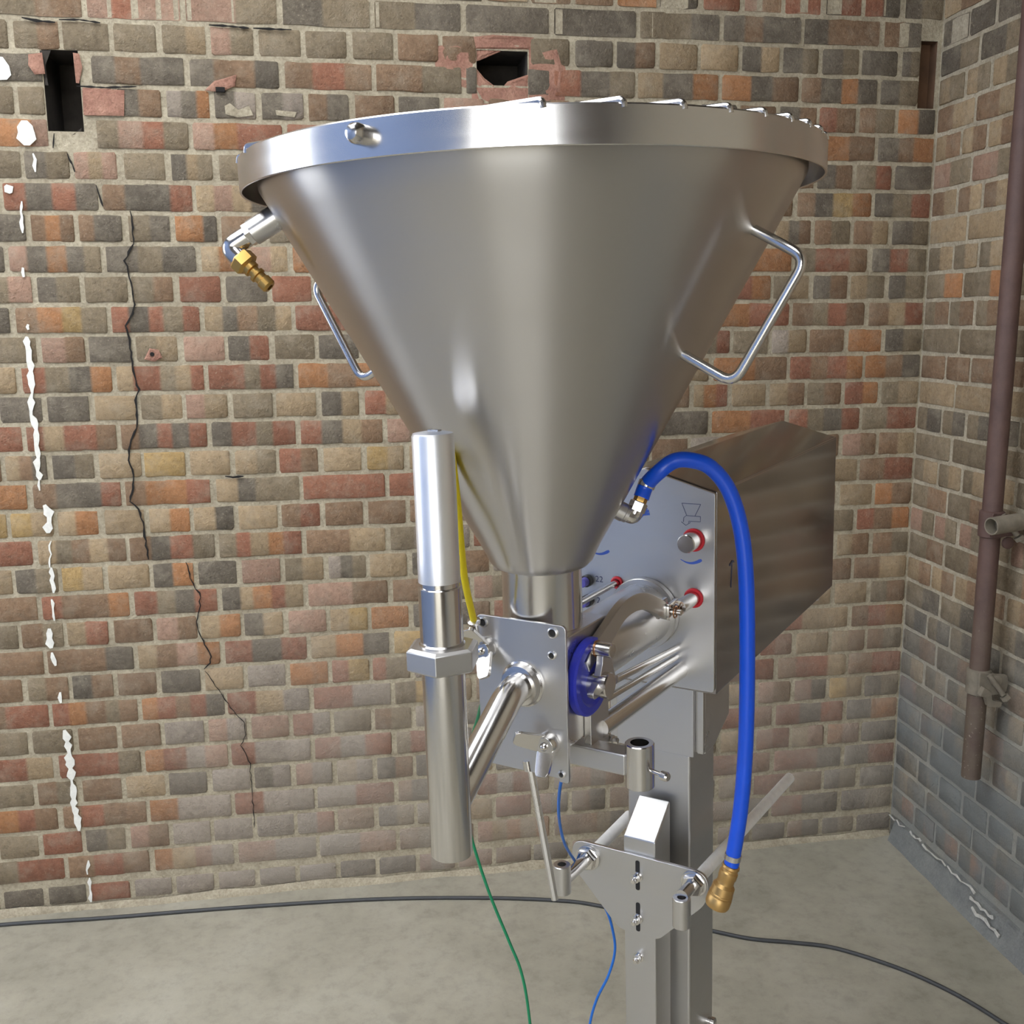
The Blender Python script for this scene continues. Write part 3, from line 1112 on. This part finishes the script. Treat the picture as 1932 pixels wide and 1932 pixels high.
def wing_nut(n, z, w1, w2):
    mb = MB().lathe((n, -.0535, z), NY, [(.0135, 0), (.0135, .004), (.0115, .010), (.0105, .012)], 18)
    mb.lathe((n, -.063, z), NY, [(.0048, 0), (.0048, .004), (.003, .0065), (.0012, .0072)], 14)
    c = Vector((n, -.061, z))
    for wn, wz in (w1, w2):
        d = Vector((wn, 0, wz)).normalized()
        s = Vector((-d.z, 0, d.x))
        L = math.hypot(wn, wz)
        o = (d * .82 + Vector((0, -1, 0)) * .57).normalized()
        e3 = o.cross(s)
        poly = rpoly([(.001, -.0115), (L * .88, -.0085), (L, -.006), (L, .006), (L * .88, .0085), (.001, .0115)], [.0, .002, .002, .002, .002, 0])
        mb.prism(poly, c + Vector((0, .003, 0)) - e3 * .0022, o, s, e3, .0044)
    return mb.build('wing_nut', PO, plate, 35, bevel=.0006)


wing_nut(.0345, 1.1600, (-.036, .013), (.004, -.036))
wing_nut(-.0440, 1.2585, (-.012, .034), (.014, -.032))
MB().lathe((-.0500, -.0660, 1.2870), (.12, -.38, .9), [(.004, -.010), (.004, .004), (.0075, .005), (.0075, .008), (.005, .009)], 14).build('push_fitting', PO, mach)

MB().lathe((.003, -.0532, 1.224), NY, [(.0265, 0), (.0265, .003), (.0245, .0045), (.0225, .010), (.0205, .0105)], 36).build('outlet_flange', PO, mach)
NZX, NZY = -.003, -.195
pts = fillet([(.003, -.054, 1.224), (.003, -.082, 1.222), (NZX + .001, NZY + .002, 1.138)], .022, 8)
MB().tube(pts, .0168, 28).build('outlet_pipe', PO, mach)

# --- dosing nozzle
noz = MB().lathe((NZX, NZY, 0), Z, [(0.0171, 1.10), (0.0171, 1.088), (0.0210, 1.088), (0.0214, 1.0895), (0.0214, 1.290)], 48, False, True).build('nozzle', PO, mach, 35, label='upright filling nozzle tube')
MB().lathe((NZX, NZY, 0), Z, [(0.0324, 1.2870), (0.0374, 1.2895), (0.0374, 1.3085), (0.0324, 1.3112), (0.0216, 1.3112)], 6, True, True, math.radians(-66)).build('union_nut', SA, noz, 30, bevel=.001)
MB().lathe((NZX, NZY, 0), Z, [(0.0229, 1.3112), (0.0229, 1.3125), (0.0213, 1.314), (0.0213, 1.3690), (0.0206, 1.3700), (0.0191, 1.3702), (0.0191, 1.3745)], 48).build('nozzle_collar', PO, noz, 30)
MB().lathe((NZX, NZY, 0), Z, [(0.0190, 1.3745), (0.0206, 1.3750), (0.0206, 1.3985), (0.0203, 1.400), (0.0203, 1.5165), (0.0192, 1.519), (0.0105, 1.5205)], 48).build('nozzle_cylinder', M['alu'], noz, 30)
MB().box(NZX - .006, NZX + .006, NZY - .0, NZY + .006, 1.519, 1.522).build('cap_slot', ST, noz)

# --- rotary valve gear on the right of the block
HM, HZ = .004, 1.222
MB().lathe((.0505, HM, HZ), X, [(.0435, 0), (.0450, .002), (.0450, .009), (.0425, .011), (.034, .0115), (.031, .009), (.016, .009)], 48).build('seal_disc', M['blueplastic'], mach, 30, label='blue plastic seal disc')
MB().lathe((.058, HM, HZ - .007), X, [(.0150, 0), (.0150, .023), (.014, .0245), (.0, .0245)], 28, True, False).build('valve_spindle', PO, mach)
pl = rpoly([(.004, 1.262), (.016, 1.262), (.036, 1.212), (.030, 1.2055), (-.020, 1.2050), (-.024, 1.212), (-.006, 1.224), (.002, 1.240)], .003)
MB().prism(pl, (.066, 0, 0), Y, Z, X, .0085).build('lever_arm', ST, mach, bevel=.0008)
MB().cyl((.052, .008, 1.255), (.084, .008, 1.255), .0085, seg=24, bev=.001).build('pivot_pin', PO, mach)
MB().lathe((.0635, .008, 1.255), X, [(.0095, 0), (.0095, .002)], 24).build('copper_washer', M['copper'], mach)
MB().lathe((.0745, .030, 1.213), X, [(.0052, 0), (.0052, .003), (.004, .0036)], 16).build('lever_bolt', ST, mach)
pts = [(-.010, 1.238), (.012, 1.250), (.040, 1.2575), (.083, 1.2755), (.115, 1.2790), (.147, 1.2740), (.180, 1.2610), (.205, 1.2480), (.232, 1.2330)]
ww = [.016, .020, .026, .0225, .0220, .0215, .021, .022, .014]
P = [Vector((p[0], p[1], 0)) for p in pts]
P = [(p.x, p.y) for p in cat(P, 4)]
W = [ww[min(len(ww) - 1, int(i / 4))] * (1 - (i % 4) / 4) + ww[min(len(ww) - 1, int(i / 4) + 1)] * ((i % 4) / 4) for i in range(len(P))]
L, R = [], []
for i, p in enumerate(P):
    a, b = Vector(P[max(0, i - 1)]), Vector(P[min(len(P) - 1, i + 1)])
    t = (b - a).normalized()
    L.append((p[0] - t.y * W[i] / 2, p[1] + t.x * W[i] / 2))
    R.append((p[0] + t.y * W[i] / 2, p[1] - t.x * W[i] / 2))
MB().prism(L + R[::-1], (.052, 0, 0), Y, Z, X, .010).build('bow_link', ST, mach, 30, bevel=.0008, label='curved steel link between valve lever and actuator rod')
MB().cyl((.046, .226, 1.240), (.078, .226, 1.240), .004, seg=14).build('clevis_pin', PO, mach)
MB().prism(rpoly([(.214, 1.230), (.246, 1.230), (.246, 1.254), (.214, 1.252)], .005), (.062, 0, 0), Y, Z, X, .004).build('clevis_cheek', PO, mach, bevel=.0006)
MB().prism(rpoly([(.214, 1.230), (.246, 1.230), (.246, 1.254), (.214, 1.252)], .005), (.047, 0, 0), Y, Z, X, .004).build('clevis_cheek', PO, mach, bevel=.0006)
MB().ring((.070, .226, 1.240), X, .0075, .0011, 20, 8).build('retaining_ring', M['copper'], mach)
MB().prism(rpoly([(.0, 1.122), (.046, 1.122), (.046, 1.192), (.0, 1.192)], [0, 0, .004, .008]), (.050, 0, 0), Y, Z, X, .0095).build('support_plate', ST, mach, bevel=.0012)
MB().cyl((.0545, .030, 1.1495), (.050, .290, 1.1370), .0118, seg=28).build('tie_rod', PO, mach)
MB().cyl((.054, .020, 1.1995), (.046, .290, 1.1680), .0048, seg=16, bev=.001).build('push_rod', PO, mach)
MB().cyl((.052, .022, 1.1790), (.046, .288, 1.1560), .0042, seg=16).build('push_rod', PO, mach)
MB().lathe((.050, .052, 1.128), X, [(.006, 0), (.006, .012), (.0035, .0125), (.0035, .018)], 6).build('fixing_bolt', PO, mach, 30)

# --- product cylinder
MB().cyl((0, .012, 1.215), (0, .284, 1.215), .0430, seg=48).build('product_cylinder', M['steel'], mach)
MB().lathe((0, .276, 1.215), Y, [(.040, 0), (.0490, 0), (.0500, .001), (.0500, .011), (.048, .012)], 48).build('cylinder_flange', SA, mach)
for s, r in ((-.0431, .0046),):
    MB().cyl((s, .064, 1.2524), (s, .289, 1.2524), r, seg=16).build('guide_rod', PO, mach)
    MB().ring((s, .2875, 1.2524), Y, r + .0025, .0022, 24, 8).build('rod_seal', M['red'], mach)
MB().cyl((.0708, .236, 1.2431), (.0708, .290, 1.2431), .0095, seg=24).build('actuator_rod', PO, mach)
MB().cyl((.0600, .226, 1.2425), (.0640, .246, 1.2431), .0062, .0075, seg=18).build('rod_end', PO, mach)
MB().ring((.0708, .2880, 1.2431), Y, .0112, .0026, 32, 10).build('rod_seal', M['red'], mach)

# --- control panel and housing
pent = rpoly([(-.100, 1.112), (.100, 1.112), (.100, 1.3880), (0, 1.4165), (-.100, 1.3880)], [.005, .005, .003, .002, .003])
panel = MB().prism(pent, (0, .2890, 0), X, Z, Y, .0055).build('control_panel', SA, mach, bevel=.0008, label='pale steel control panel with knob and blue marks')
pent2 = [(-.097, 1.115), (.097, 1.115), (.097, 1.3865), (0, 1.4145), (-.097, 1.3865)]
MB().prism(pent2, (0, .2945, 0), X, Z, Y, .004).build('panel_gap_fill', M['black'], mach)  # black filler stands for the shade in the gap behind the panel
pent3 = rpoly([(-.100, 1.106), (.100, 1.106), (.100, 1.3890), (0, 1.4175), (-.100, 1.3890)], [.003] * 5)
hous = MB().prism(pent3, (0, .2985, 0), X, Z, Y, .630).build('housing', M['box'], mach, bevel=.0015, label='long sheet steel housing with ridged roof')
kb = MB().lathe((.0706, .2890, 1.3235), NY, [(.0125, 0), (.0125, .028), (.0115, .0295), (.0, .0295)], 32, True, False).build('knob', PO, panel)
MB().ring((.0706, .2880, 1.3235), Y, .0138, .0022, 36, 10).build('knob_ring', M['red'], panel)
PF = (0, .2890, 0)


def mark(name, strokes, mat, wd):
    mb = MB()
    for s in strokes:
        mb.stroke(s, PF, X, Z, NY, wd, .0004)
    return mb.build(name, mat, panel, sharp=0)


mark('hopper_symbol', [[(.0535, 1.3725), (.0805, 1.3725)], [(.0540, 1.3720), (.0605, 1.3565)], [(.0800, 1.3720), (.0725, 1.3565)]], M['ink'], .0008)
mark('nozzle_symbol', [[(.0800, 1.3560), (.0600, 1.3560), (.0565, 1.3530), (.0560, 1.3470)], [(.0800, 1.3560), (.0800, 1.3490), (.0635, 1.3485), (.0635, 1.3460)],
                       [(.0530, 1.3470), (.0595, 1.3425), (.0660, 1.3470)]], M['ink'], .0008)
for c in (.0669, -.0698):
    P = [(c - .015 + .03 * k / 10, 1.2975 - .0065 * math.sin(math.pi * min(1, .12 + k / 10 * .85))) for k in range(11)]
    mb = MB().stroke(P, PF, X, Z, NY, [.0008 + .0042 * k / 10 for k in range(10)] + [.003], .0004)
    mb.build('dial_mark', M['blueprint'], panel, sharp=0)
mark('splash_symbol', [[(-.011, 1.3435), (-.003, 1.3530)], [(-.003, 1.3530), (.007, 1.3545)], [(-.004, 1.3555), (.003, 1.3625)], [(-.004, 1.3560), (.006, 1.3585)]], M['blueprint'], .0036)
for z in (1.2508, 1.2212):
    x = -.0890
    MB().lathe((x, .2890, z), NY, [(.0088, 0), (.0088, .008), (.0078, .009)], 20).build('fitting_collar', M['black'], panel)
    MB().lathe((x, .2800, z), NY, [(.0066, 0), (.0066, .010), (.0058, .011)], 20).build('fitting_tip', M['purple'], panel)


def text_on_panel(s, x, z, size):
    cu = bpy.data.curves.new('panel_number', 'FONT')
    cu.body = s
    cu.size = size
    cu.extrude = .0001
    to = bpy.data.objects.new('tmp_text', cu)
    col.objects.link(to)
    dg = bpy.context.evaluated_depsgraph_get()
    me = bpy.data.meshes.new_from_object(to.evaluated_get(dg))
    bpy.data.objects.remove(to)
    me.materials.clear()
    me.materials.append(M['ink'])
    o = bpy.data.objects.new('panel_number', me)
    col.objects.link(o)
    o.parent = panel
    o.location = (x, .2888, z)
    o.rotation_euler = (math.pi / 2, 0, 0)
    return o


text_on_panel('22', -.0775, 1.2500, .0125)
text_on_panel('2', -.0760, 1.2190, .0120)
# mark on the housing side, rear latch, rear valve, feet
MB().stroke([(.348, 1.278), (.358, 1.282), (.366, 1.279)], (.1002, 0, 0), Y, Z, X, .003, .0004).stroke([(.358, 1.281), (.356, 1.262), (.354, 1.245)], (.1002, 0, 0), Y, Z, X, .0028, .0004).build('marker_letter', M['ink'], hous, sharp=0)
mb = MB()
mb.prism(rpoly([(.9285, 1.318), (.945, 1.318), (.957, 1.338), (.9285, 1.338)], .003), (.070, 0, 0), Y, Z, X, .022)
mb.build('rear_latch', PO, hous, bevel=.001)
MB().lathe((.072, .928, 1.205), Y, [(.014, 0), (.014, .016), (.010, .018), (.010, .03)], 18).build('rear_valve', M['black'], hous)
MB().box(.066, .084, .940, .962, 1.212, 1.232).build('valve_body', M['black'], hous, bevel=.002)
MB().cyl((.078, .955, 1.205), (.080, .945, 1.172), .0045, seg=12, bev=.001).build('valve_lever', M['whiteplastic'], hous)
MB().lathe((.085, .86, 1.1060), NZ, [(.006, 0), (.006, .005), (.009, .006), (.009, .010)], 14).build('underside_bolt', ST, hous)

# --- support, column, front post, spreader bracket
MB().prism([(.325, 1.106), (.325, 1.003), (.362, 1.003), (.425, 1.030), (.425, 1.106)], (-.075, 0, 0), Y, Z, X, .150).build('head_support', ST, mach, bevel=.002)
MB().box(-.060, .060, .3170, .3245, .9980, 1.1115).build('cover_sheet', SA, mach, bevel=.0015)
MB().box(.0655, .0745, .3170, .3300, 1.006, 1.1110).build('corner_strip', ST, mach, bevel=.001)
MB().box(-.050, .050, .3300, .4300, .045, .9950).build('column', SA, mach, bevel=.004)
MB().lathe((.050, .4085, .5127), X, [(.006, 0), (.006, .004), (.0075, .005), (.0075, .011), (.004, .013)], 14).build('column_bolt', PO, mach)
poly = [(.260, .060), (.316, .060), (.316, .9245), (.260, .8850)]
MB().prism(poly, (-.025, 0, 0), Y, Z, X, .050).build('front_post', SA, mach, bevel=.0025)
MB().box(-.018, .018, .3150, .3310, .30, .80).build('post_spacer', ST, mach)
poly = rpoly([(-.031, .738), (.031, .738), (.106, .818), (.106, .862), (-.106, .862), (-.106, .818)], [.010, .010, .020, .026, .026, .020], 8)
brk = MB().prism(poly, (0, .2540, 0), X, Z, Y, .0055).build('spreader_bracket', SA, mach, bevel=.0008)
for n, z, my, mr in ((-.0788, .8387, .1725, .40), (.0858, .8437, .2070, .718)):
    r = .0090
    MB().cyl((n, my, z + .004), (n, .2535, z), r, seg=24).build('rod_end_bar', PO, brk)
    MB().cyl((n, .2600, z), (n, mr, z - (.039 if mr > .5 else .0)), r, seg=24, bev=.0015).build('support_rod', M['rod'], brk)
    MB().lathe((n, .2535, z), NY, [(.0185, 0), (.0185, .0025), (.017, .003)], 32).build('washer', PO, brk)
    MB().lathe((n, .2505, z), NY, [(.0160, 0), (.0160, .008), (.0145, .0095), (.0095, .0095)], 6, True, True, .3).build('lock_nut', PO, brk, 30)
    zt, zb = (.8690, .8260) if n < 0 else (.8470, .8040)
    MB().lathe((n, my, 0), Z, [(.0115, zb), (.0125, zb + .001), (.0125, zt - .001), (.0115, zt), (.0062, zt), (.0062, zt - .014)], 28, True, True).build('socket', ST, brk)
    MB().lathe((n, my, 0), Z, [(.0061, zt - .0136), (.0061, zt - .013)], 16).build('socket_shade_disc', M['dark'], brk)  # black disc darkens the bottom of the bore as painted shade
for z0, z1, zb in ((.8085, .8545, .8300), (.7430, .7885, .7640)):
    pl = rpoly([(-.0032, z0), (.0032, z0), (.0032, z1), (-.0032, z1)], .003)
    MB().prism(pl, (0, .2538, 0), X, Z, NY, .0004).build('slot_shade', M['dark'], brk, sharp=0)  # flat black strip, the slot's shade put into its colour
    MB().lathe((0, .2535, zb), NY, [(.0078, 0), (.0078, .0016), (.0058, .0018), (.0062, .009), (.0036, .0095), (.0036, .016), (.003, .017)], 18).build('slot_bolt', PO, brk, 30)
MB().lathe((-.002, .2600, .6974), NY, [(.0078, 0), (.0078, .0016), (.0058, .0018), (.0062, .009), (.0036, .0095), (.0036, .014), (.003, .015)], 18).build('post_bolt', PO, mach, 30)
# cross bar with its socket, hanging rod
bar = MB().box(.000, .104, -.006, .020, 1.1150, 1.1405).build('cross_bar', SA, mach, bevel=.0025)
MB().lathe((.1165, .006, 0), Z, [(.0155, 1.1015), (.0165, 1.1025), (.0165, 1.1525), (.0155, 1.1535), (.0105, 1.1535), (.0105, 1.130)], 36, True, True).build('bar_socket', PO, bar)
MB().lathe((.1165, .006, 0), Z, [(.0104, 1.1302), (.0104, 1.131)], 20).build('bar_socket_shade_disc', M['dark'], bar)  # black disc paints the shade down in the bar socket
MB().cyl((.130, .004, 1.124), (.150, -.002, 1.1235), .0028, seg=12).lathe((.146, -.001, 1.1236), (1, -.25, 0), [(.0055, 0), (.0055, .007), (.004, .009)], 14).build('clamp_screw', PO, bar)
MB().tube([(.006, -.050, 1.132), (.0345, -.050, .968)], .0042, 8).build('hanging_rod', ST, mach)
MB().lathe((.004, -.050, 1.128), (.17, 0, -.98), [(.006, -.004), (.006, .008)], 12).build('rod_clip', PO, mach)
# base under the picture
MB().box(-.24, .24, .10, .80, .080, .120).box(-.03, .03, .25, .34, .060, .081).build('base_frame', SA, mach, bevel=.004)
for n in (-.21, .21):
    for y in (.14, .76):
        MB().lathe((n - .014, y, .040), X, [(.030, 0), (.040, .004), (.040, .024), (.030, .028)], 24).build('castor_wheel', M['black'], mach)
        MB().box(n - .019, n + .019, y - .012, y + .012, .060, .0815).build('castor_fork', ST, mach)


# ---------------------------------------------------------------- hoses and tubes
def mloc(p):
    return MW @ Vector(p)


HEw = HE + d2 * .028
hp = [HEw - d2 * .004, HEw + d2 * .012, (.1150, .0690, 1.4500), (.1290, .0770, 1.4612), (.1445, .0865, 1.4618), (.1634, .0986, 1.4530), (.1813, .1094, 1.4263), (.1934, .1167, 1.3804),
      (.1991, .1201, 1.3186), (.2010, .1213, 1.2237), (.2004, .1209, 1.1260), (.1963, .1184, 1.0457), (.1892, .1142, .9844), (.1868, .1127, .9680)]
hose = empty('air_hose', MW)
tag(hose, 'thick bright blue air hose arching from the hopper down to a brass coupler', 'hose')
curve = cat(hp, 10)
MB().tube(curve, .0090, 20).build('hose_tube', M['bluehose'], hose)
e = (Vector(hp[-1]) - Vector(hp[-2])).normalized()
b0 = Vector(hp[-1])
for p, d in ((Vector(hp[1]), d2), (b0 - e * .012, e)):
    MB().lathe(p - d * .0035, d, [(.0092, 0), (.0100, .0003), (.0100, .0068), (.0092, .007)], 24).build('hose_clamp', PO, hose)
dc = (Vector((.1732, .1045, .9201)) - Vector((.1868, .1127, .9680))).normalized()
MB().lathe(b0 - dc * .002, dc, [(0.0082, 0.0000), (0.0105, 0.0009), (0.0108, 0.0038), (0.0098, 0.0052), (0.0098, 0.0076), (0.0112, 0.0095), (0.0112, 0.0171), (0.0103, 0.0190), (0.0105, 0.0247), (0.0135, 0.0285), (0.0139, 0.0380), (0.0146, 0.0389), (0.0146, 0.0408), (0.0139, 0.0418), (0.0150, 0.0437), (0.0150, 0.0532), (0.0135, 0.0570), (0.0097, 0.0579), (0.0097, 0.0494)], 28, True, True).build('brass_coupler', M['brass_dull'], hose, 30)

yl = cat([(-.020, -.146, 1.440), (-.0330, -.1380, 1.480), (-.0319, -.1361, 1.4937), (-.0294, -.1345, 1.5001), (-.0267, -.1329, 1.4979), (-.0253, -.1321, 1.4870), (-.0295, -.1229, 1.4620), (-.0335, -.1136, 1.4296), (-.0377, -.1045, 1.3877), (-.0436, -.0906, 1.3431), (-.0495, -.0680, 1.2930)], 8)
o = MB().tube(yl, .0040, 12).build('yellow_air_tube', M['yellow'])
o.matrix_world = MW
tag(o, 'short yellow air tube bending behind the upright nozzle', 'air tube', 'thin air tubes on the machine')
gr = cat([(-.060, -.030, 1.1900), (-.0914, .0032, 1.1623), (-.1132, .0251, 1.1297), (-.1322, .0370, 1.0932), (-.1495, .0500, 1.0480), (-.1620, .0658, .9706), (-.1612, .0779, .9187), (-.1449, .0878, .8471), (-.1251, .0998, .7781),
          (-.1107, .1084, .7245), (-.1031, .1130, .6479), (-.098, .118, .50), (-.10, .09, .30), (-.09, .06, .004)], 8)
o = MB().tube(gr, .0021, 10).build('green_air_tube', M['green'])
o.matrix_world = MW
tag(o, 'thin green air tube hanging below the nozzle towards the floor', 'air tube', 'thin air tubes on the machine')
bl = cat([(.010, .030, 1.1480), (-.0030, .0440, 1.1050), (-.0081, .0535, 1.0751), (-.0272, .0770, 1.0268), (-.0473, .1116, .9733), (-.0710, .1674, .9061), (-.0920, .2365, .8378), (-.0864, .2749, .7808), (-.0677, .2862, .7407), (-.0592, .2913, .7049),
          (-.0568, .2928, .6691), (-.0656, .2874, .6289), (-.0815, .2779, .5886), (-.0912, .2720, .5458), (-.0955, .2694, .4920), (-.10, .20, .30), (-.10, .06, .004)], 8)
o = MB().tube(bl, .0021, 10).build('blue_air_tube', M['bluetube'])
o.matrix_world = MW
tag(o, 'thin blue air tube passing behind the spreader bracket', 'air tube', 'thin air tubes on the machine')

cp = [(-3.6, -.20), (-3.1, -.08), (-2.696, -.054), (-2.363, -.069), (-2.007, -.080), (-1.639, -.104), (-1.342, -.148), (-1.122, -.200), (-.998, -.254), (-.740, -.416), (-.649, -.468),
      (-.546, -.503), (-.449, -.546), (-.332, -.653), (-.255, -.762), (-.206, -.875), (-.189, -.946), (-.17, -1.3)]
o = MB().tube(cat([(x, y, .0052) for x, y in cp], 8), .0050, 12).build('power_cable', M['cable'])
tag(o, 'black power cable trailing along the concrete floor by the wall', 'cable')
sp = empty('scaffold_pipe', Matrix.Translation((-.068, -.487, 0)))
tag(sp, 'oxide brown scaffold pipe standing off the right wall with rusty couplers', 'pipe')
MB().tube([(0, 0, .425), (0, 0, 3.3)], .0242, 28).build('pipe_tube', M['pipe'], sp)
MB().lathe((0, 0, .424), Z, [(.0205, 0), (.0205, .0012)], 20).build('pipe_shade_disc', M['dark'], sp)  # black disc closes the pipe end as its painted inner shade
for z in (1.105, .690):
    cm = M['coupler'] if z < 1 else M['pipe']
    cpl = MB().lathe((0, 0, z), Z, [(.0255, -.034), (.0300, -.031), (.0300, .031), (.0255, .034)], 24).build('coupler', cm, sp)
    MB().prism(rpoly([(-.026, -.030), (.050, -.024), (.056, .004), (.050, .026), (-.026, .034)], .008), (.004, -.030, z), X, Z, NY, .007).build('coupler_flap', cm, cpl, bevel=.001)
    mb = MB().cyl((.000, -.042, z + .030), (.034, -.056, z - .020), .0070, seg=12)
    mb.build('coupler_bolt', M['coupler'], cpl)
    MB().lathe((.036, -.057, z - .023), (.56, -.23, -.8), [(.0125, 0), (.0125, .010), (.007, .011)], 6).build('coupler_nut', M['coupler'], cpl, 30)
    MB().lathe((.022, -.036, z - .042 if z > 1 else z + .012), NY, [(.0150, 0), (.0150, .007), (.010, .009)], 14).build('coupler_nut', cm, cpl, 30)
    MB().cyl((.020, 0, z), (.0655, 0, z), .012, seg=14).build('wall_tie', M['coupler'], sp)
mb = MB().prism(rpoly([(-.030, -.020), (-.014, -.024), (-.004, -.050), (.030, -.054), (.034, -.040), (.006, -.034), (.000, -.010), (-.020, .004)], .004), (.0, -.040, .690), X, Z, NY, .016)
mb.build('coupler_jaw', M['coupler'], sp, bevel=.0015)
pts = [(-.048, -.070, 1.114), (.044, -.050, 1.118)]
a, b = Vector(pts[0]), Vector(pts[1])
stub = MB().lathe(a, b - a, [(.0185, .03), (.0185, 0), (.0215, 0), (.0220, .001), (.0220, (b - a).length)], 26, True, True).build('stub_tube', M['coupler'], sp)
